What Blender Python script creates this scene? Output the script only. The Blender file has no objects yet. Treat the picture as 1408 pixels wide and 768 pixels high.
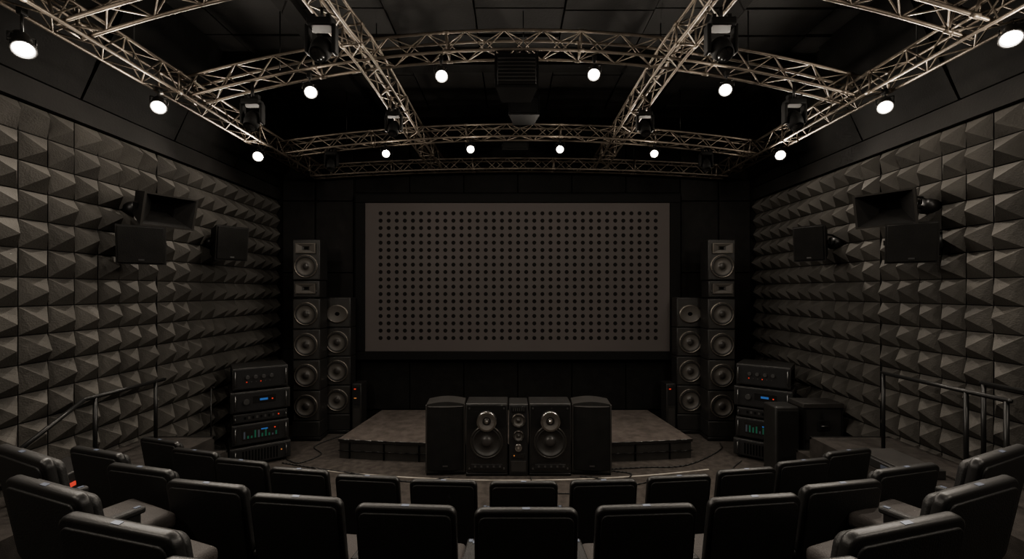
import bpy, bmesh, math, random
from mathutils import Vector, Matrix
random.seed(4)
scene = bpy.context.scene
COL = scene.collection

# ---------------------------------------------------------------- materials
def mat(name, col, rough=0.5, metal=0.0, bump=0.0, bscale=40.0, var=0.0, vscale=6.0, emit=None, estr=0.0, spec=0.5, coat=0.0):
    m = bpy.data.materials.new(name); m.use_nodes = True
    nt = m.node_tree; b = nt.nodes['Principled BSDF']
    b.inputs['Base Color'].default_value = (*col, 1)
    b.inputs['Roughness'].default_value = rough
    b.inputs['Metallic'].default_value = metal
    b.inputs['Specular IOR Level'].default_value = spec
    b.inputs['Coat Weight'].default_value = coat
    tc = nt.nodes.new('ShaderNodeTexCoord')
    if var > 0:
        n = nt.nodes.new('ShaderNodeTexNoise'); n.inputs['Scale'].default_value = vscale; n.inputs['Detail'].default_value = 5
        nt.links.new(tc.outputs['Object'], n.inputs['Vector'])
        r = nt.nodes.new('ShaderNodeValToRGB')
        r.color_ramp.elements[0].position = 0.3; r.color_ramp.elements[1].position = 0.7
        r.color_ramp.elements[0].color = (*[c*(1-var) for c in col], 1)
        r.color_ramp.elements[1].color = (*[min(1, c*(1+var)) for c in col], 1)
        nt.links.new(n.outputs['Fac'], r.inputs['Fac']); nt.links.new(r.outputs['Color'], b.inputs['Base Color'])
    if bump > 0:
        n2 = nt.nodes.new('ShaderNodeTexNoise'); n2.inputs['Scale'].default_value = bscale; n2.inputs['Detail'].default_value = 4
        nt.links.new(tc.outputs['Object'], n2.inputs['Vector'])
        bp = nt.nodes.new('ShaderNodeBump'); bp.inputs['Strength'].default_value = bump; bp.inputs['Distance'].default_value = 0.01
        nt.links.new(n2.outputs['Fac'], bp.inputs['Height']); nt.links.new(bp.outputs['Normal'], b.inputs['Normal'])
    if emit:
        b.inputs['Emission Color'].default_value = (*emit, 1); b.inputs['Emission Strength'].default_value = estr
    return m

M = dict(
 foam = mat('acoustic_foam', (0.048,0.0445,0.039), 0.72, bump=0.5, bscale=60, var=0.3, vscale=2.2, spec=.35),
 wallblk = mat('black_fabric', (0.006,0.0058,0.0055), 0.9, bump=0.3, bscale=90, var=0.3, spec=.2),
 panel = mat('dark_panel', (0.0095,0.009,0.0086), 0.8, bump=0.2, bscale=50, var=0.3, spec=.25),
 soff = mat('soffit_panel', (0.0055,0.0053,0.005), 0.85, bump=0.2, bscale=50, var=0.3, spec=.15),
 frieze = mat('frieze_fabric', (0.010,0.0094,0.0088), 0.9, bump=0.2, var=0.3, vscale=2, spec=.2),
 carpet = mat('carpet', (0.058,0.050,0.044), 0.95, bump=0.8, bscale=220, var=0.35, vscale=9, spec=.2),
 tierc = mat('tier_carpet', (0.032,0.028,0.025), 0.95, bump=0.8, bscale=220, var=0.35, vscale=9, spec=.2),
 stagetop = mat('stage_carpet', (0.095,0.080,0.071), 0.95, bump=0.8, bscale=220, var=0.3, vscale=7, spec=.2),
 seam = mat('seam', (0.003,0.003,0.003), 0.9, spec=.1),
 tape = mat('edge_strip', (0.38,0.35,0.31), 0.6, var=0.4, vscale=5),
 ceil = mat('ceiling_tile', (0.0095,0.0091,0.0087), 0.8, bump=0.3, bscale=30, var=0.4, vscale=1.5, spec=.25),
 screen = mat('screen_fabric', (0.092,0.081,0.078), 0.8, var=0.05, vscale=0.6, spec=.2),
 hole = mat('perforation', (0.012,0.011,0.0105), 0.9, spec=.1),
 frame = mat('screen_frame', (0.004,0.004,0.004), 0.8, spec=.2),
 alu = mat('truss_aluminium', (0.20,0.168,0.135), 0.45, metal=0.8, bump=0.2, bscale=70, var=0.35, vscale=4),
 head = mat('fixture_black', (0.004,0.004,0.004), 0.7, spec=.15),
 cab = mat('cabinet_black', (0.015,0.0145,0.014), 0.42, bump=0.25, bscale=180, var=0.2),
 cab2 = mat('cabinet_satin', (0.022,0.0205,0.019), 0.5, bump=0.1, bscale=100, var=0.2),
 gloss = mat('gloss_black', (0.010,0.010,0.010), 0.18, coat=0.4),
 ring = mat('driver_ring', (0.19,0.172,0.15), 0.32, metal=0.8),
 dring = mat('driver_ring_dark', (0.05,0.047,0.043), 0.35, metal=0.6),
 rubber = mat('rubber_surround', (0.014,0.013,0.012), 0.5),
 cone = mat('driver_cone', (0.075,0.068,0.06), 0.5, bump=0.1),
 dcone = mat('driver_cone_dark', (0.02,0.0185,0.017), 0.45, bump=0.1),
 cap = mat('dust_cap', (0.035,0.032,0.03), 0.3),
 chrome = mat('chrome', (0.6,0.58,0.55), 0.15, metal=1.0),
 leather = mat('seat_leather', (0.0105,0.0103,0.010), 0.5, bump=0.25, bscale=130, var=0.15, spec=.35),
 shell = mat('seat_shell', (0.0095,0.0092,0.009), 0.4, bump=0.1, bscale=200, spec=.4),
 cushion = mat('seat_cushion', (0.035,0.029,0.026), 0.7, bump=0.3, bscale=130),
 tag = mat('seat_tag', (0.10,0.12,0.17), 0.4, metal=0.3),
 steel = mat('black_steel', (0.02,0.02,0.02), 0.35, metal=0.6),
 lamp = mat('lamp_lens', (1,1,1), 0.3, emit=(1.0,0.92,0.8), estr=200),
 blue = mat('display_blue', (0.0,0.02,0.05), 0.3, emit=(0.08,0.3,1.0), estr=.26),
 green = mat('display_green', (0.0,0.03,0.015), 0.3, emit=(0.1,0.7,0.4), estr=0.06),
 red = mat('led_red', (0.1,0.0,0.0), 0.3, emit=(1.0,0.06,0.03), estr=.7),
 amber = mat('led_amber', (0.1,0.05,0.0), 0.3, emit=(1.0,0.35,0.1), estr=.35),
 face = mat('rack_faceplate', (0.02,0.02,0.021), 0.35, metal=0.3, bump=0.1),
 knob = mat('knob_metal', (0.2,0.2,0.2), 0.3, metal=0.9),
 cable = mat('cable_rubber', (0.01,0.01,0.01), 0.5),
)

# ---------------------------------------------------------------- mesh builder
class MB:
    def __init__(s): s.bm = bmesh.new(); s.mats = []; s.T = Matrix.Identity(4)
    def mi(s, k):
        if k not in s.mats: s.mats.append(k)
        return s.mats.index(k)
    def v(s, p): return s.bm.verts.new(s.T @ Vector(p))
    def face(s, vs, k, smooth=False):
        try: f = s.bm.faces.new(vs)
        except ValueError: return None
        f.material_index = s.mi(k); f.smooth = smooth; return f
    def box(s, x0,x1,y0,y1,z0,z1, k, bev=0.0, M2=None, seg=2):
        T = s.T if M2 is None else s.T @ M2
        vs = [s.bm.verts.new(T @ Vector(p)) for p in [(x0,y0,z0),(x1,y0,z0),(x1,y1,z0),(x0,y1,z0),(x0,y0,z1),(x1,y0,z1),(x1,y1,z1),(x0,y1,z1)]]
        fs = [s.face([vs[i] for i in q], k) for q in [(0,3,2,1),(4,5,6,7),(0,1,5,4),(1,2,6,5),(2,3,7,6),(3,0,4,7)]]
        if bev > 0:
            es = list({e for f in fs for e in f.edges})
            r = bmesh.ops.bevel(s.bm, geom=es, offset=bev, segments=seg, affect='EDGES', profile=0.5, material=-1)
            for f in r['faces']: f.smooth = True
    def prism(s, pts, z0, z1, kt, ks=None):
        ks = ks or kt
        a = [s.v((x,y,z0)) for x,y in pts]; b = [s.v((x,y,z1)) for x,y in pts]
        s.face(b, kt); s.face(a[::-1], ks)
        n = len(pts)
        for i in range(n): s.face([a[i],a[(i+1)%n],b[(i+1)%n],b[i]], ks)
    def tube(s, p0, p1, r, k, seg=6, r1=None, caps=True):
        p0 = Vector(p0); p1 = Vector(p1); d = p1-p0
        if d.length < 1e-6: return
        r1 = r if r1 is None else r1
        q = d.to_track_quat('Z','Y').to_matrix()
        A=[];B=[]
        for i in range(seg):
            a = 2*math.pi*i/seg; o = q @ Vector((math.cos(a), math.sin(a), 0))
            A.append(s.v(p0+o*r)); B.append(s.v(p1+o*r1))
        for i in range(seg): s.face([A[i],A[(i+1)%seg],B[(i+1)%seg],B[i]], k, True)
        if caps: s.face(A[::-1], k); s.face(B, k)
    def lathe(s, prof, org, axis, ks, seg=32, sx=1.0, sz=1.0):
        org = Vector(org); q = Vector(axis).to_track_quat('Z','Y').to_matrix()
        rings = []
        for (r,h) in prof:
            if r < 1e-5: rings.append([s.v(org + q @ Vector((0,0,h)))])
            else: rings.append([s.v(org + q @ Vector((r*sx*math.cos(2*math.pi*i/seg), r*sz*math.sin(2*math.pi*i/seg), h))) for i in range(seg)])
        for j in range(len(rings)-1):
            A,B = rings[j],rings[j+1]; k = ks[j] if isinstance(ks,(list,tuple)) else ks
            for i in range(seg):
                if len(B)==1: s.face([A[i],A[(i+1)%seg],B[0]], k, True)
                elif len(A)==1: s.face([A[0],B[(i+1)%seg],B[i]], k, True)
                else: s.face([A[i],A[(i+1)%seg],B[(i+1)%seg],B[i]], k, True)
    def slab(s, w, h, t, cr, er, k, M2=None, kback=None, taper=0.0):
        """rounded-corner slab in local XZ, thickness along Y, base at z=0"""
        T = s.T if M2 is None else s.T @ M2
        def outline(ins):
            pts=[]; r=max(cr-ins,0.005)
            for cx,cz,a0 in [(w/2-cr,h-cr,0),(-w/2+cr,h-cr,90),(-w/2+cr,cr,180),(w/2-cr,cr,270)]:
                for i in range(7):
                    a=math.radians(a0+i*15)
                    x=cx+r*math.cos(a); z=cz+r*math.sin(a)
                    pts.append((x*(1-taper*(1-z/h)), z))
            return pts
        rings=[]
        prof=[(er,-t/2),(er*0.3,-t/2+er*0.3),(0,-t/2+er),(0,t/2-er),(er*0.3,t/2-er*0.3),(er,t/2)]
        for ins,y in prof:
            rings.append([s.bm.verts.new(T @ Vector((x,y,z))) for x,z in outline(ins)])
        n=len(rings[0])
        for j in range(len(rings)-1):
            for i in range(n): s.face([rings[j][i],rings[j][(i+1)%n],rings[j+1][(i+1)%n],rings[j+1][i]], k, True)
        s.face(rings[0][::-1], kback or k); s.face(rings[-1], k)
    def mesh(s, name):
        me = bpy.data.meshes.new(name)
        bmesh.ops.recalc_face_normals(s.bm, faces=s.bm.faces[:])
        s.bm.to_mesh(me); s.bm.free()
        for k in s.mats: me.materials.append(M[k])
        return me
    def obj(s, name, loc=(0,0,0), rz=0.0):
        return place(s.mesh(name), name, loc, rz)
def place(me, name, loc, rz=0.0):
    o = bpy.data.objects.new(name, me); o.location = loc; o.rotation_euler = (0,0,rz); COL.objects.link(o); return o

# ---------------------------------------------------------------- room
XL, XR, YF, YB, ZC = -5.3, 5.5, 9.8, -2.0, 6.8
ZW = 5.04
b = MB(); b.box(XL-.3, XR+.3, YB-.3, YF+.3, -.2, 0, 'carpet'); b.obj('floor')

b = MB(); b.box(XL-.3, XR+.3, YB-.3, YF+.3, ZC, ZC+.2, 'seam')
y = YB
while y < YF-.1:
    x = XL
    while x < XR-.1:
        dz = random.choice([0,0,0.015,0.03])
        b.box(x+.012, min(x+1.2,XR)-.012, y+.012, min(y+.6,YF)-.012, ZC-.04-dz, ZC, 'ceil')
        x += 1.2
    y += .6
for yy in (6.9, 9.0): b.box(XL, XR, yy, yy+.25, ZC-.22, ZC, 'soff')
for xx in (-2.9, 2.9): b.box(xx-.12, xx+.12, YB, YF, ZC-.16, ZC, 'soff')
b.obj('ceiling')

def foam_wall(name, xw, sgn):
    b = MB()
    b.box(min(xw, xw-sgn*.25), max(xw, xw-sgn*.25), YB, YF, 0, ZC, 'wallblk')
    s = 0.3; rows = int(ZW/s)
    s2 = ZW/rows
    y = YF; col = 0
    while y - s > YB:
        if col in (11, 23): y -= 0.03
        for r in range(rows):
            z0 = r*s2; z1 = z0+s2; y1 = y; y0 = y-s
            g = 0.006
            cx = xw+sgn*.012
            h = 0.17 + random.uniform(-.015,.015)
            base = [(cx,y0+g,z0+g),(cx,y1-g,z0+g),(cx,y1-g,z1-g),(cx,y0+g,z1-g)]
            vs=[b.v(p) for p in base]
            ap=b.v((cx+sgn*h,(y0+y1)/2+random.uniform(-.03,.03),(z0+z1)/2+random.uniform(-.03,.03)))
            for i in range(4): b.face([vs[i],vs[(i+1)%4],ap],'foam')
        y -= s; col += 1
    return b.obj(name)
foam_wall('wall_left', XL, 1)
foam_wall('wall_right', XR, -1)

def soffit(name, xw, sgn):
    b = MB()
    b.box(min(xw,xw+sgn*.1), max(xw,xw+sgn*.1), YB, YF, ZW, ZW+.26, 'frieze')
    y = YB
    i = 0
    while y < YF-.2:
        y1 = min(y+1.45, YF)
        inn = 0.75 + (0.06 if i%2 else 0)
        p = [(xw+sgn*.06,ZW+.27),(xw+sgn*.12,ZW+.27),(xw+sgn*inn,ZC-.05),(xw+sgn*(inn-.08),ZC-.05)]
        a=[b.v((x,y+.015,z)) for x,z in p]; c=[b.v((x,y1-.015,z)) for x,z in p]
        b.face(a,'soff'); b.face(c[::-1],'soff')
        for k in range(4): b.face([a[k],a[(k+1)%4],c[(k+1)%4],c[k]],'soff')
        y = y1; i += 1
    b.obj(name)
soffit('trim_1', XL, 1); soffit('trim_2', XR, -1)

b = MB(); b.box(XL, XR, YF, YF+.25, 0, ZC, 'wallblk')
for x0,x1 in [(XL+.18,-4.42),(-4.38,-3.55),(3.78,4.6),(4.64,XR-.18)]:
    for z0,z1 in [(0.05,1.7),(1.72,3.4),(3.42,5.0),(5.02,6.5)]:
        b.box(x0,x1,YF-.05,YF,z0,z1,'panel',.01)
x=-3.5
for i in range(6):
    b.box(x+.01,x+1.2,YF-.04,YF,.36,1.5,'wallblk',.01)
    b.box(x+.01,x+1.2,YF-.04,YF,5.2,6.5,'wallblk',.01); x+=1.21
b.obj('wall_front')
b = MB(); b.box(XL, XR, YB-.25, YB, 0, ZC, 'panel'); b.obj('wall_back')

# ---------------------------------------------------------------- screen
b = MB()
x0,x1,z0,z1 = -3.22,3.46,1.69,4.93
fy = 9.6
b.box(x0-.22,x1+.24,fy+.03,YF-.05,z0-.2,z1+.2,'frame',.01)
for q in [(x0-.22,x1+.24,z1+.01,z1+.2),(x0-.22,x1+.24,z0-.2,z0-.01),(x0-.22,x0-.01,z0-.01,z1+.01),(x1+.01,x1+.24,z0-.01,z1+.01)]:
    b.box(q[0],q[1],fy-.04,fy+.04,q[2],q[3],'frame',.015)
b.box(x0-.01,x1+.01,fy,fy+.03,z0-.01,z1+.01,'screen')
nc, nr = 35, 18
for i in range(nc):
    for j in range(nr):
        cx = x0+.33+i*(x1-x0-.63)/(nc-1); cz = z0+.28+j*(z1-z0-.5)/(nr-1)
        r = 0.045
        f=[b.v((cx+r*math.cos(a*math.pi/6),fy-.003,cz+r*math.sin(a*math.pi/6))) for a in range(12)]
        b.face(f,'hole')
b.obj('perforated_projection_screen')

# ---------------------------------------------------------------- stage & tiers
def arc_front(cx, cy, R, xm, n=40):
    pts=[]
    for i in range(n+1):
        x=-xm+2*xm*i/n
        pts.append((x, cy-math.sqrt(max(R*R-(x-cx)**2,0))))
    return pts
b = MB()
R=20; cyy=7.58+R
front=[(x,cyy-math.sqrt(R*R-(x-.06)**2)) for x in [-3.12+6.36*i/30 for i in range(31)]]
pts = front+[(3.02,9.74),(-2.9,9.74)]
ins=[(x*.995,y+.02) for x,y in front]+[(3.0,9.73),(-2.88,9.73)]
b.prism(ins,0,.30,'cab2'); b.prism(pts,.30,.35,'stagetop','cab')
for i in range(1,30,3):
    x,yy=front[i]; b.box(x-.01,x+.01,yy-.004,yy+.03,.01,.3,'seam')
for i in range(30):
    (xa,ya),(xb,yb)=front[i],front[i+1]
    b.tube((xa,ya-.004,.15),(xb,yb-.004,.15),.008,'steel',5)
    b.tube((xa,ya-.002,.345),(xb,yb-.002,.345),.008,'knob',5)
b.obj('stage_platform')

b = MB()
R=13.; c=6.9+R; P=[]
n=48
def arcpt(r,a): return (r*math.sin(a), c-r*math.cos(a))
am=3.35/13
for i in range(n):
    a0=-am+2*am*i/n; a1=a0+2*am/n
    q=[arcpt(R,a0),arcpt(R,a1),arcpt(R-.03,a1),arcpt(R-.03,a0)]
    b.prism(q,0,.008,'tape')
b.obj('trim_3')

def tier(name, cx, cy, R, xm, z, z_prev=0.0):
    b = MB()
    fr=arc_front(cx,cy,R,xm)
    pts=[(-xm,YB)]+[(xm,YB)]+fr[::-1]
    b.prism(pts,z_prev,z,'tierc','tierc')
    for i in range(len(fr)-1):
        b.tube((fr[i][0],fr[i][1]-.01,z+.004),(fr[i+1][0],fr[i+1][1]-.01,z+.004),.014,'steel',5)
    b.obj(name)
ZA,ZB_,ZC_=0.36,0.77,1.14
tier('seating_tier',.1,11.78,7.2,4.29,ZA)
tier('seating_tier',.08,8.9,5.75,3.95,ZB_,ZA)
tier('seating_tier',0,5.33,3.55,2.75,ZC_,ZB_)
for nm,xa,xb in (('side_walkway',XL,-4.3),('side_walkway',4.3,XR)):
    b = MB(); b.box(xa,xb,YB,6.3,0,.9,'tierc')
    b.box(xa,xb,6.3,6.6,0,.6,'tierc'); b.box(xa,xb,6.6,6.9,0,.3,'tierc')
    for yy,zz in ((6.3,.9),(6.6,.6),(6.9,.3)): b.box(xa,xb,yy-.03,yy+.006,zz-.03,zz+.004,'steel')
    b.obj(nm)

# ---------------------------------------------------------------- truss
def catmull(P, n):
    P=[Vector(p) for p in P]; out=[]
    Q=[P[0]*2-P[1]]+P+[P[-1]*2-P[-2]]
    for i in range(1,len(Q)-2):
        for t in range(n):
            u=t/n; a,b_,c_,d=Q[i-1],Q[i],Q[i+1],Q[i+2]
            out.append(.5*((2*b_)+(c_-a)*u+(2*a-5*b_+4*c_-d)*u*u+(3*b_-a-3*c_+d)*u**3))
    out.append(P[-1]); return out
def resample(P, step):
    L=[0]
    for i in range(1,len(P)): L.append(L[-1]+(P[i]-P[i-1]).length)
    n=max(2,round(L[-1]/step)); out=[]; j=0
    for i in range(n+1):
        t=L[-1]*i/n
        while j<len(L)-2 and L[j+1]<t: j+=1
        u=(t-L[j])/max(L[j+1]-L[j],1e-9); out.append(P[j].lerp(P[j+1],u))
    return out
def truss(P, s=.25, step=.25, hang=()):
    b=MB(); pts=resample(P,step); h=s/2
    fr=[]
    for i,p in enumerate(pts):
        t=(pts[min(i+1,len(pts)-1)]-pts[max(i-1,0)]).normalized()
        side=t.cross(Vector((0,0,1))).normalized(); up=side.cross(t).normalized()
        fr.append([p+side*a*h+up*c_*h for a,c_ in ((-1,-1),(1,-1),(1,1),(-1,1))])
    for i in range(len(fr)-1):
        A,B=fr[i],fr[i+1]
        for k in range(4):
            b.tube(A[k],B[k],.019,'alu',8,caps=False)
            k2=(k+1)%4
            if (i+k)%2: b.tube(A[k],B[k2],.009,'alu',5,caps=False)
            else: b.tube(A[k2],B[k],.009,'alu',5,caps=False)
    for i in range(0,len(fr),7):
        for k in range(4): b.tube(fr[i][k],fr[i][(k+1)%4],.013,'alu',5)
        if 0<i<len(fr)-1:
            t=(pts[i+1]-pts[i-1]).normalized()
            for k in range(4): b.tube(fr[i][k]-t*.04,fr[i][k]+t*.04,.027,'alu',8)
    for i in hang:
        p=pts[int(i*(len(pts)-1))]; b.tube(p,(p.x,p.y,ZC-.08),.008,'steel',5)
    b.obj('lighting_truss')
def arch(y, xl, xr, ze, zc, n=24):
    cx=(xl+xr)/2; w=(xr-xl)/2
    return [Vector((cx+w*(-1+2*i/n), y, ze+(zc-ze)*(1-(-1+2*i/n)**2))) for i in range(n+1)]
LX,RX=-4.3,4.6
TZ=5.62
truss(arch(4.2,LX,RX,TZ,6.35),hang=(.25,.75))
truss(arch(5.8,LX,RX,5.64,6.27),hang=(.15,.5,.85))
truss(arch(8.1,LX,RX,5.62,5.95),s=.22,hang=(.15,.5,.85))
truss(arch(9.4,LX,RX,5.56,5.72),s=.22,hang=(.2,.8))
truss([Vector((LX,y,TZ)) for y in (-1.6,4,9.5)],hang=(.2,.6,.95))
truss([Vector((RX,y,TZ)) for y in (-1.6,4,9.5)],hang=(.2,.6,.95))
truss(catmull([(-2.1,-1.6,6.2),(-2.05,4.2,6.15),(-1.9,5.8,6.1),(-1.78,8.1,5.93),(-1.6,9.5,5.72)],6),hang=(.3,.7))
truss(catmull([(2.3,-1.6,6.2),(2.2,4.2,6.15),(2.08,5.8,6.1),(1.98,8.1,5.93),(1.88,9.5,5.72)],6),hang=(.3,.7))

# ---------------------------------------------------------------- spot lamps
WARM=(1.0,0.88,0.74)
def lamp(pos, top, energy, aim=(0.1,2.0,1.6), r=.064):
    p=Vector(pos); d=(Vector(aim)-p).normalized()
    b=MB(); o=Vector((0,0,0))
    b.lathe([(0,-.22),(r*.9,-.21),(r*1.1,-.16),(r*1.1,-.08),(r*1.35,-.01),(r*1.35,.02),(r*1.12,.02),(r*1.05,-.005)],o,d,'steel',20)
    b.lathe([(r*1.08,-.01),(r*.85,.02),(r*.5,.045),(0,.055)],o,d,'lamp',20)
    side=d.cross(Vector((0,0,1))).normalized(); mid=-d*.10
    hang=Vector((mid.x,mid.y,.14))
    for s_ in (-1,1):
        b.tube(mid+side*s_*.06,mid+side*s_*.09,.018,'steel',8)
        b.tube(mid+side*s_*.085,hang+side*s_*.085,.007,'steel',6)
    b.tube(hang-side*.085,hang+side*.085,.007,'steel',6)
    b.tube(hang,(hang.x,hang.y,top-p.z),.011,'steel',8)
    b.box(hang.x-.025,hang.x+.025,hang.y-.03,hang.y+.03,top-p.z-.05,top-p.z+.02,'steel',.005)
    o_=b.obj('stage_spotlight',p)
    L=bpy.data.lights.new('lamp_flood','SPOT'); L.energy=energy; L.color=WARM; L.shadow_soft_size=.04
    L.spot_size=math.radians(168); L.spot_blend=.6
    lo=bpy.data.objects.new('lamp_flood',L); lo.parent=o_; lo.location=d*.08; lo.rotation_euler=d.to_track_quat('-Z','Y').to_euler(); COL.objects.link(lo)
    L=bpy.data.lights.new('lamp_glow','POINT'); L.energy=energy*.15; L.color=WARM; L.shadow_soft_size=.04
    lo=bpy.data.objects.new('lamp_glow',L); lo.parent=o_; lo.location=d*.10; COL.objects.link(lo)
E=100
for p,t in [((-2.63,5.7,5.6),5.86),((-.92,5.7,5.81),6.08),((1.07,5.7,5.83),6.08),((2.79,5.7,5.63),5.88)]: lamp(p,t,E*.8)
for p,t in [((-2.31,8.0,5.52),5.72),((-.76,8.0,5.6),5.8),((.88,8.0,5.6),5.8),((2.61,8.0,5.52),5.72)]: lamp(p,t,E*.62,r=.056)
for y,z in [(7.39,5.28),(5.31,5.24),(3.84,5.13),(1.2,5.2)]: lamp((LX,y,z),5.5,E*1.35,aim=(-2.2,2.4,2.2))  # last entry is an added lamp out of view, lighting the seat backs
for y,z in [(7.48,5.33),(5.38,5.27),(4.02,5.33),(1.2,5.3)]: lamp((RX,y,z),5.5,E*1.35,aim=(2.2,2.4,2.2))  # last entry again an unseen extra lamp, added for light on the seats
for x in (-1.9,2.2): lamp((x,.6,5.75),6.1,E*.6)  # added pair out of view above the camera, fill for the seating

def moving_head(x,y,z,top,s=1.0,rot=.4):
    b=MB()
    b.box(-.15*s,.15*s,-.1*s,.1*s,.20*s,.30*s,'head',.02)
    for q in (-1,1): b.box(q*.16*s-.025*s,q*.16*s+.025*s,-.06*s,.06*s,-.1*s,.24*s,'head',.015)
    d=(Matrix.Rotation(rot,3,'X')@Vector((0,-.8,-.6))).normalized()
    b.lathe([(0,-.17*s),(.08*s,-.16*s),(.115*s,-.08*s),(.12*s,.04*s),(.1*s,.16*s),(.085*s,.16*s),(.08*s,.14*s),(0,.145*s)],(0,0,-.04*s),d,['head']*6+['gloss'],20)
    b.tube((0,0,.3*s),(0,0,top-z),.02,'steel',8)
    for q in (-.09,.09): b.box(q*s-.02,q*s+.02,-.03,.03,.3*s,.3*s+.06,'head')
    b.obj('moving_head_light',(x,y,z))
moving_head(-3.45,5.8,5.3,5.75,.8); moving_head(3.75,5.8,5.3,5.75,.8)
moving_head(-2.05,4.7,5.64,6.05,.9,.2); moving_head(2.25,4.7,5.64,6.05,.9,.2)
moving_head(-1.87,6.9,5.6,5.95,.75); moving_head(2.1,6.9,5.6,5.95,.75)
moving_head(-3.35,8.1,5.37,5.65,.7,.5); moving_head(3.6,8.1,5.37,5.65,.7,.5)

def hung_speaker(x,y,z,w,h,top,slats=True):
    b=MB()
    p=[(-w/2,-.2),(w/2,-.2),(w*.36,.25),(-w*.36,.25)]
    b.prism(p,-h/2,h/2,'head')
    b.box(-w/2+.03,w/2-.03,-.225,-.2,-h/2+.03,h/2-.03,'head',.005)
    n=7
    if slats:
        for i in range(n):
            zz=-h/2+.07+i*(h-.14)/(n-1); b.box(-w/2+.04,w/2-.04,-.245,-.22,zz-.006,zz+.006,'cab2')
    for s_ in (-1,1): b.box(s_*w*.5-.01,s_*w*.5+.01,-.1,.05,-.05,h/2+.1,'steel')
    b.box(-w/2,w/2,-.04,0,h/2+.08,h/2+.1,'steel')
    b.tube((0,-.02,h/2+.1),(0,-.02,top-z),.014,'steel',8)
    b.obj('hanging_loudspeaker',(x,y,z))
hung_speaker(.06,5.75,5.8,.55,.42,6.2)
hung_speaker(.2,7.3,6.0,.5,.26,ZC-.08,False)
hung_speaker(.06,8.55,5.85,.5,.3,ZC-.08,False)

# ---------------------------------------------------------------- loudspeakers
def driver(b, cx, cz, yf, r, dark=False):
    prof=[(r,0),(r,.022),(r*.97,.03),(r*.9,.03),(r*.885,.018),(r*.84,.032),(r*.78,.03),(r*.74,.014),(r*.5,.004),(r*.3,-.0+.002),(r*.285,.012),(r*.2,.026),(r*.1,.032),(0,.034)]
    rg,cn=('dring','dcone') if dark else ('ring','cone')
    ks=[rg,rg,rg,rg,'rubber','rubber','rubber',cn,cn,cn,'cap','cap','cap']
    b.lathe(prof,(cx,yf,cz),(0,-1,0),ks,36)
    for i in range(8):
        a=2*math.pi*(i+.5)/8
        b.tube((cx+r*.935*math.cos(a),yf-.028,cz+r*.935*math.sin(a)),(cx+r*.935*math.cos(a),yf-.036,cz+r*.935*math.sin(a)),.008,'steel',6)
def horn(b, cx, cz, yf, w, h):
    o=.04; iw,ih=w*.18,h*.22
    def rect(W,H,yy): return [b.v((cx+sx*W/2,yy,cz+sz*H/2)) for sx,sz in ((-1,-1),(1,-1),(1,1),(-1,1))]
    A=rect(w,h,yf); B=rect(w,h,yf-o); C_=rect(w*.9,h*.86,yf-o); D=rect(iw*2,ih*1.8,yf-.018); F=rect(iw,ih,yf-.003)
    for P_,Q_,k in ((A,B,'cab2'),(B,C_,'ring'),(C_,D,'cone'),(D,F,'rubber')):
        for i in range(4): b.face([P_[i],P_[(i+1)%4],Q_[(i+1)%4],Q_[i]],k)
    b.face(F,'seam')
def cabinet(b,w,d,z0,z1,k='cab'):
    b.box(-w/2,w/2,0,d,z0+.004,z1-.004,k,.014)
    b.box(-w/2+.02,w/2-.02,-.008,.002,z0+.025,z1-.025,'cab2',.003)
def outer_tower():
    b=MB(); w,d=.54,.4
    b.box(-w/2-.03,w/2+.03,-.06,d,0,.07,'steel',.01)
    b.box(-w/2,w/2,-.02,d,.07,.38,'cab',.012)
    for i in range(4):
        z0=.38+i*.6175; cabinet(b,w,d,z0,z0+.6175); driver(b,0,z0+.31,-.008,.235)
    cabinet(b,w-.02,d-.03,2.87,3.21); horn(b,0,3.05,-.008,.4,.2)
    cabinet(b,w,d,3.22,4.04); driver(b,0,3.5,-.008,.235); horn(b,0,3.86,-.008,.4,.2)
    for s_ in (-1,1): b.tube((s_*.2,-.02,3.0),(s_*.2,-.03,3.0),.02,'knob',8)
    return b.mesh('tower')
ot=outer_tower()
place(ot,'tower_loudspeaker',(-4.14,8.78,0),.03); place(ot,'tower_loudspeaker',(4.22,8.78,0),-.03)
def inner_tower():
    b=MB(); w,d=.55,.32
    b.box(-w/2-.03,w/2+.0,-.05,d,0,.07,'steel',.01)
    b.box(-w/2,w/2,-.02,d,.07,.4,'cab',.012)
    for i in range(3):
        z0=.4+i*.61; cabinet(b,w,d,z0,z0+.61); driver(b,0,z0+.305,-.008,.235)
    cabinet(b,w,d,2.23,2.87)
    b.lathe([(.235,0),(.235,.025),(.215,.035),(.2,.03),(.12,.008),(.05,.002),(0,.001)],(0,-.008,2.52),(0,-1,0),['ring','ring','ring','cone','cone','seam'],36,1.0,.82)
    return b.mesh('tower2')
it=inner_tower()
place(it,'tower_loudspeaker',(-3.69,9.22,0),.0); place(it,'tower_loudspeaker',(3.76,9.22,0),0)
def side_box(x):
    b=MB(); b.box(-.1,.1,0,.35,0,1.06,'cab',.015)
    b.box(-.08,.08,-.008,0,.62,1.02,'face',.004); b.box(-.05,-.01,-.012,-.006,.94,.96,'red')
    b.box(-.05,.0,-.012,-.006,.75,.77,'amber' if x<0 else 'face'); b.box(-.07,.07,-.01,-.004,.1,.55,'cab2')
    b.obj('power_conditioner',(x,9.15,0))
side_box(-3.26); side_box(3.34)

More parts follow.
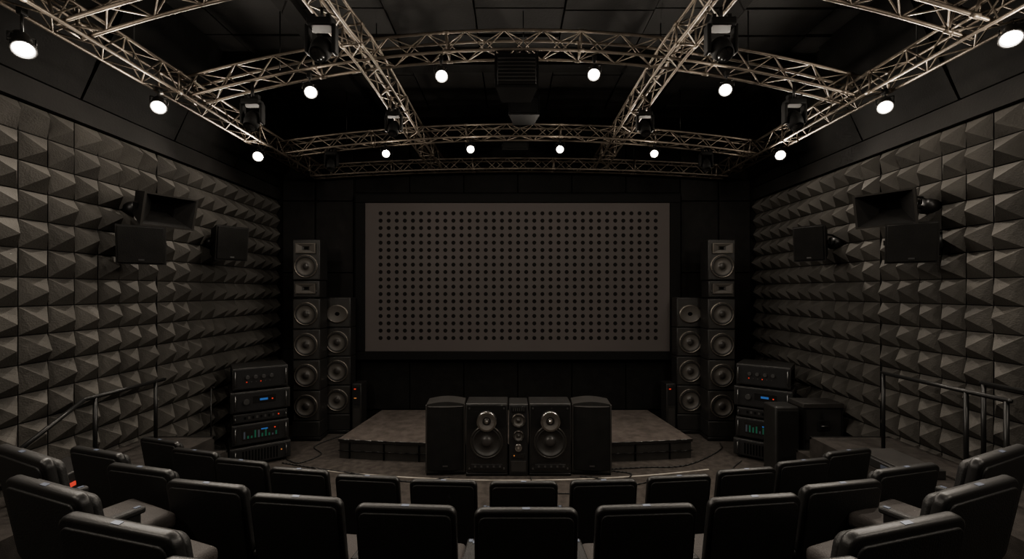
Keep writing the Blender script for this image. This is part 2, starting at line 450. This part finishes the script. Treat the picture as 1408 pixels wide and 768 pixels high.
def big_monitor(x,loc_y=7.08):
    b=MB(); w,d,h=.68,.46,1.18
    b.box(-w/2,w/2,0,d,0,.05,'steel',.008)
    b.box(-w/2,w/2,0,d,.05,h,'cab',.02,seg=3)
    b.box(-w/2+.02,w/2-.02,-.01,0,.09,h-.03,'gloss',.004)
    driver(b,0,.56,-.01,.27,True)
    b.lathe([(.165,0),(.165,.05),(.15,.07),(.125,.065),(.07,.03),(.04,.02),(.035,.06),(.02,.08),(0,.085)],(0,-.01,.90),(0,-1,0),['cab','chrome','ring','cone','rubber','chrome','chrome','chrome'],36)
    for s_ in (-1,1):
        for zz in (.13,1.1): b.tube((s_*.28,-.01,zz),(s_*.28,-.022,zz),.014,'knob',8)
    b.box(-.25,.25,-.02,-.01,.13,.2,'face',.004)
    for i in range(5): b.box(-.2+i*.1,-.17+i*.1,-.026,-.018,.15,.18,'knob')
    b.obj('studio_monitor_loudspeaker',(x,loc_y,0))
big_monitor(-.41); big_monitor(.62)
b=MB(); w=.31
b.box(-w/2,w/2,0,.44,0,1.17,'cab',.015); b.box(-w/2+.015,w/2-.015,-.01,0,.04,1.15,'face',.004)
b.box(-.11,.11,-.02,-.01,1.04,1.13,'gloss',.003)
for i in range(6): b.box(-.09+i*.034,-.075+i*.034,-.026,-.018,1.06,1.11,'knob')
driver(b,0,.91,-.01,.11); driver(b,0,.66,-.01,.085)
b.lathe([(.06,0),(.06,.03),(.045,.035),(.02,.02),(0,.03)],(0,-.01,.47),(0,-1,0),['ring','chrome','cone','chrome'],24)
b.box(-.1,.1,-.02,-.01,.3,.37,'gloss',.003); b.box(-.08,-.06,-.024,-.018,.33,.35,'amber')
b.box(-.12,.12,-.02,-.01,.08,.25,'cab2',.003)
b.obj('centre_channel_loudspeaker',(.105,7.08,0))
def side_cab(x,rz):
    b=MB(); w,d=.62,.42
    n=10
    tops=[(-w/2+w*i/n, 1.155+.04*math.sin(math.pi*i/n)) for i in range(n+1)]
    prof=[(-w/2,.04)]+[(w/2,.04)]+tops[::-1]
    A=[b.v((x_,0,z_)) for x_,z_ in prof]; B=[b.v((x_,d,z_)) for x_,z_ in prof]
    f=b.face(A,'cab'); g=b.face(B[::-1],'cab'); m=len(prof)
    for i in range(m): b.face([A[i],A[(i+1)%m],B[(i+1)%m],B[i]],'cab2')
    gw=w-.05
    for i in range(12):
        a0,a1=-gw/2+gw*i/12,-gw/2+gw*(i+1)/12
        y0_,y1_=-.012-.05*math.cos(math.pi*a0/gw),-.012-.05*math.cos(math.pi*a1/gw)
        vs=[b.v((a0,y0_,.1)),b.v((a1,y1_,.1)),b.v((a1,y1_,1.12)),b.v((a0,y0_,1.12))]; b.face(vs,'wallblk',True)
        vs=[b.v((a0,y0_,1.12)),b.v((a1,y1_,1.12)),b.v((a1,0.01,1.13)),b.v((a0,0.01,1.13))]; b.face(vs,'cab2')
        vs=[b.v((a0,y0_,.1)),b.v((a1,y1_,.1)),b.v((a1,0.01,.09)),b.v((a0,0.01,.09))]; b.face(vs,'cab2')
    for s_ in (-1,1): b.box(s_*w/2-.012,s_*w/2+.012,-.012,.01,.04,1.15,'cab2',.004)
    b.box(-w/2,w/2,.01,d-.02,0,.04,'steel')
    b.box(-.04,.04,-.068,-.06,.16,.18,'knob')
    b.obj('curved_grille_loudspeaker',(x,7.12,0),rz)
side_cab(-1.085,.06); side_cab(1.30,-.06)

# ---------------------------------------------------------------- amplifier racks
def rack(cx,cy,rz,flip=1):
    b=MB(); W,D=.86,.70; x0,x1,y0,y1=-W/2,W/2,-D/2,D/2
    units=[(0.05,.36,0),(.38,.74,3),(.75,.92,4),(.94,1.30,2),(1.32,1.70,1)]
    for s in (-1,1):
        for t in (-1,1): b.tube((s*W*.42,t*D*.42,0),(s*W*.42,t*D*.42,.06),.035,'rubber',10)
    for z0,z1,kind in units:
        gx={0:.03,3:.0,4:-.02,2:.02,1:-.01}[kind]
        X0,X1,Y0=x0-gx,x1+gx,y0-gx
        b.box(X0,X1,Y0,y1,z0,z1-.012,'cab',.01)
        b.box(X0+.02,X1-.02,Y0-.014,Y0,z0+.02,z1-.03,'face',.004)
        zc=(z0+z1)/2
        f=Y0
        for q in (-1,1):
            xx=X1 if q>0 else X0
            for i in range(9): b.box(xx-.004,xx+.004,-D*.35+i*.06,-D*.35+i*.06+.03,z0+.06,z1-.08,'seam')
            hx=q*(W/2-.05)
            b.tube((hx,f-.05,z0+.06),(hx,f-.05,z1-.07),.008,'knob',6)
            b.tube((hx,f-.05,z0+.06),(hx,f,z0+.06),.008,'knob',6); b.tube((hx,f-.05,z1-.07),(hx,f,z1-.07),.008,'knob',6)
        if kind==1:
            for i in range(4): b.tube((-.2+i*.12,f-.014,zc+.02),(-.2+i*.12,f-.045,zc+.02),.03,'knob',16)
            for i in range(6): b.box(-.22+i*.07,-.205+i*.07,f-.02,f-.012,zc-.07,zc-.055,'red' if i%3==0 else 'knob')
        if kind==2:
            b.box(-.12,.22,f-.02,f-.012,zc-.04,zc+.08,'gloss'); b.box(-.02,.1,f-.024,f-.018,zc-.0,zc+.035,'blue')
            b.tube((-.22,f-.014,zc),(-.22,f-.05,zc),.045,'knob',20); b.box(.16,.18,f-.024,f-.018,zc,zc+.02,'red')
        if kind==3:
            b.box(-.28,.28,f-.02,f-.012,zc-.09,zc+.1,'gloss')
            for i in range(10):
                hh=random.uniform(.03,.13); b.box(-.26+i*.053,-.235+i*.053,f-.024,f-.018,zc-.07,zc-.07+hh,'green' if i%4 else 'tag')
            b.box(.0,.1,f-.025,f-.019,zc+.05,zc+.07,'blue')
            b.box(.2,.22,f-.025,f-.019,zc+.05,zc+.07,'red')
        if kind==4:
            for i in range(8): b.box(-.25+i*.06,-.22+i*.06,f-.02,f-.012,zc-.02,zc+.02,'knob' if i%2 else 'seam')
            b.box(.26,.28,f-.02,f-.012,zc-.01,zc+.01,'red')
        if kind==0:
            for i in range(12): b.box(-.28+i*.046,-.255+i*.046,f-.018,f-.012,z0+.05,z1-.07,'seam')
            b.box(.3,.32,f-.02,f-.012,zc,zc+.02,'amber')
    b.obj('amplifier_rack',(cx,cy,0),rz)
rack(-4.55,7.85,math.radians(35)); rack(4.62,7.95,math.radians(-38))

# flight case + floor speaker on right
b=MB(); x0,x1,y0,y1=4.66,5.25,6.95,7.28
b.box(x0,x1,y0,y1,.08,1.14,'cab',.01); b.box(x0-.04,x1+.02,y0-.03,y1+.02,1.14,1.22,'cab2',.012)
for x in (x0,x1):
    b.box(x-.015,x+.015,y0-.012,y0+.02,.08,1.14,'steel')
b.box(x0,x1,y0-.012,y0+.01,.6,.64,'steel')
b.box(x0+.2,x1-.2,y0-.02,y0,.78,.95,'gloss',.01)
b.tube((x0+.24,y0-.04,.86),(x1-.24,y0-.04,.86),.012,'knob',8)
for x in (x0+.08,x1-.08):
    for yy in (y0+.07,y1-.07):
        b.tube((x-.025,yy,.04),(x+.025,yy,.04),.04,'rubber',12); b.box(x-.04,x+.04,yy-.03,yy+.03,.06,.09,'steel')
b.tube((5.0,6.93,.5),(5.0,6.915,.5),.025,'knob',10)
b.obj('flight_case')
b=MB(); b.box(4.2,4.58,6.95,7.3,0,1.16,'cab',.03,seg=3); b.box(4.22,4.56,6.935,6.95,.06,1.1,'wallblk',.006)
b.box(4.36,4.42,6.928,6.936,.1,.12,'knob'); b.obj('floor_loudspeaker')

# ---------------------------------------------------------------- wall hung loudspeakers
def wall_speaker(pos,w,h,d,rz,tilt,xw,horny):
    b=MB()
    b.T=Matrix.Rotation(tilt,4,'X')
    f=[(-w/2,-d/2,-h/2),(w/2,-d/2,-h/2),(w/2,-d/2,h/2),(-w/2,-d/2,h/2)]
    g=[(-w*.34,d/2,-h*.36),(w*.34,d/2,-h*.36),(w*.34,d/2,h*.36),(-w*.34,d/2,h*.36)]
    A=[b.v(p) for p in f]; B=[b.v(p) for p in g]
    for i in range(4): b.face([A[i],A[(i+1)%4],B[(i+1)%4],B[i]],'panel')
    b.face(B[::-1],'panel')
    if horny:
        C_=[b.v((x*.92,-d/2,z*.9)) for x,y_,z in f]; D=[b.v((x*.3,d*.15,z*.3)) for x,y_,z in f]
        for i in range(4):
            b.face([A[i],A[(i+1)%4],C_[(i+1)%4],C_[i]],'dring'); b.face([C_[i],C_[(i+1)%4],D[(i+1)%4],D[i]],'panel')
        b.face(D,'seam')
    else:
        b.face(A,'panel')
        b.box(-w/2+.02,w/2-.02,-d/2-.02,-d/2,-h/2+.02,h/2-.02,'wallblk',.006)
        b.box(-.03,.03,-d/2-.026,-d/2-.018,-h/2+.05,-h/2+.07,'knob')
    for s_ in (-1,1): b.box(s_*w*.46-.012,s_*w*.46+.012,-.03,.05,-.03,.03,'steel')
    b.T=Matrix.Identity(4)
    inv=Matrix.Rotation(-rz,3,'Z')
    wall=inv@(Vector((xw,pos[1]+.05,pos[2]))-Vector(pos))
    b.tube((0,d*.4,0),wall,.03,'steel',10)
    b.tube((0,d*.3,h*.3),wall+Vector((0,0,.12)),.015,'steel',8)
    n=wall.normalized()
    b.lathe([(0,-.17),(.1,-.17),(.1,0),(0,0)],wall,n,'steel',16)
    b.obj('wall_loudspeaker',pos,rz)
wall_speaker((-4.78,5.95,4.13),.62,.44,.5,math.radians(62),.3,XL,True)
wall_speaker((-4.86,5.75,3.62),.5,.5,.4,math.radians(35),.15,XL,False)
wall_speaker((-4.9,7.5,3.83),.5,.58,.42,math.radians(55),.12,XL,False)
wall_speaker((4.87,5.62,4.1),.62,.44,.5,math.radians(-55),.3,XR,True)
wall_speaker((5.0,5.5,3.62),.5,.5,.4,math.radians(-35),.15,XR,False)
wall_speaker((5.0,7.25,3.8),.45,.58,.42,math.radians(-50),.12,XR,False)

# ---------------------------------------------------------------- railings
def railing(pts, posts, z0):
    b=MB()
    for i in range(len(pts)-1):
        b.tube(pts[i],pts[i+1],.024,'steel',10)
    for p in pts: b.lathe([(0,-.024),(.017,-.017),(.024,0),(.017,.017),(0,.024)],p,(0,0,1),'steel',10)
    for x,y,zt in posts:
        b.tube((x,y,z0),(x,y,zt),.022,'steel',10); b.tube((x,y,z0),(x,y,z0+.012),.06,'steel',14)
    b.obj('handrail')
railing([(-4.9,6.15,1.76),(-4.9,5.0,1.76),(-4.9,4.3,1.4),(-4.9,4.1,1.1)],[(-4.9,6.0,1.76),(-4.9,5.13,1.76),(-4.9,4.3,1.4)],.9)
railing([(4.85,5.72,1.93),(4.85,4.25,1.93)],[(4.85,5.7,1.93),(4.85,4.66,1.93),(4.85,4.28,1.93)],.9)
railing([(5.22,4.85,1.98),(5.22,3.6,1.98)],[(5.22,4.83,1.98),(5.22,3.9,1.98)],.9)
b=MB(); b.box(-.26,.26,-.35,.35,0,.1,'cab',.01); b.box(-.22,.22,-.31,.31,.1,.115,'cab2',.004)
b.box(-.265,-.255,-.2,-.1,.03,.07,'tag'); b.obj('stage_riser_case',(4.57,5.2,.904),0)
b=MB(); b.box(-.2,.2,-.28,.28,0,.32,'cab',.015); b.box(.1,.16,-.29,-.28,.14,.2,'red')
b.box(.198,.21,-.24,-.16,.18,.22,'red')
b.obj('control_box',(-4.55,4.45,.904),.15)
b=MB()
for i in range(3):
    a=2*math.pi*i/3; b.tube((0,0,.25),(.16*math.cos(a),.16*math.sin(a),.01),.01,'steel',6)
b.tube((0,0,.15),(0,0,1.4),.012,'steel',8); b.tube((-.02,0,1.4),(.12,-.1,1.42),.01,'steel',6)
b.obj('microphone_stand',(-5.0,7.25,0))

# ---------------------------------------------------------------- cables
def cable(pts,r=.011):
    b=MB(); P=catmull(pts,8)
    for i in range(len(P)-1): b.tube(P[i],P[i+1],r,'cable',6)
    b.obj('floor_cable')
cable([(1.1,7.05,.012),(1.7,6.9,.012),(1.95,7.15,.012),(1.6,7.3,.012),(2.2,7.4,.012),(3.0,7.5,.012),(3.9,8.2,.012),(4.1,8.6,.012)])
cable([(-1.0,7.0,.012),(-1.6,6.85,.012),(-2.4,7.1,.012),(-3.4,7.4,.012),(-4.0,7.6,.012)])
cable([(.3,7.0,.012),(.35,6.6,.012),(.8,6.45,.012),(1.5,6.6,.012),(2.3,6.9,.012)],.008)
cable([(-4.0,7.75,.012),(-3.7,7.6,.012),(-3.5,8.0,.012),(-3.8,8.4,.012),(-3.6,8.9,.012),(-3.4,9.1,.012)])
cable([(4.05,7.7,.012),(3.7,7.3,.012),(3.9,7.0,.012),(4.3,6.9,.012)],.009)

# ---------------------------------------------------------------- theatre seats
def seat_mesh():
    b=MB()
    th=math.radians(9)
    Tm=Matrix.Translation((0,.09,.30))@Matrix.Rotation(th,4,'X')
    b.slab(.59,.71,.05,.05,.014,'shell',Tm)
    b.slab(.54,.64,.014,.04,.006,'leather',Tm@Matrix.Translation((0,-.028,.035)))
    b.slab(.53,.56,.06,.05,.028,'leather',Tm@Matrix.Translation((0,.045,.11)))
    b.box(-.022,.022,-.009,.009,.709,.712,'tag',M2=Tm)
    b.box(-.255,.255,.13,.60,.34,.45,'cushion',.04,seg=3)
    b.box(-.24,.24,.15,.56,.29,.35,'shell',.015)
    for s in (-1,1):
        x=s*.322
        b.box(x-.027,x+.027,.06,.38,.56,.60,'leather',.014,seg=3)
        b.box(x-.014,x+.014,.10,.36,.06,.57,'shell',.008)
        b.box(x-.03,x+.03,.08,.42,0,.06,'steel',.01)
        b.box(x-.012,x+.012,.33,.36,.600,.603,'tag')
        b.tube((x,.3,.33),(s*.24,.3,.33),.02,'steel',8)
        b.tube((x,.12,.46),(s*.27,.09,.46),.015,'steel',8)
    return b.mesh('auditorium_seat')
sm=seat_mesh()
def seat(X,Y,z,ang): place(sm,'auditorium_seat',(X,Y,z),ang)
for k in range(-6,6):
    a=.087*k; seat(.1+8*math.sin(a),11.78-8*math.cos(a),ZA,a*.6)
for k in range(-5,5):
    a=.108*k; seat(.08+6.41*math.sin(a),8.9-6.41*math.cos(a),ZB_,a*.58)
for x,y,r in ((.22,1.22,.05),(.85,1.38,.16),(1.46,1.64,.27),(2.07,1.96,.36),(2.62,2.36,.42)):
    for s in (-1,1): seat(s*x,y,ZC_,s*r)

# ---------------------------------------------------------------- world, camera
w=bpy.data.worlds.new('World'); scene.world=w; w.use_nodes=True
w.node_tree.nodes['Background'].inputs[0].default_value=(.02,.018,.016,1)
w.node_tree.nodes['Background'].inputs[1].default_value=.3
cam=bpy.data.cameras.new('Camera'); co=bpy.data.objects.new('Camera',cam); COL.objects.link(co)
cam.sensor_width=36; cam.lens=36*600/1408; cam.shift_y=16/1408; cam.clip_start=.05
co.location=(0,0,3.0); co.rotation_euler=(math.radians(90),0,0)
scene.camera=co
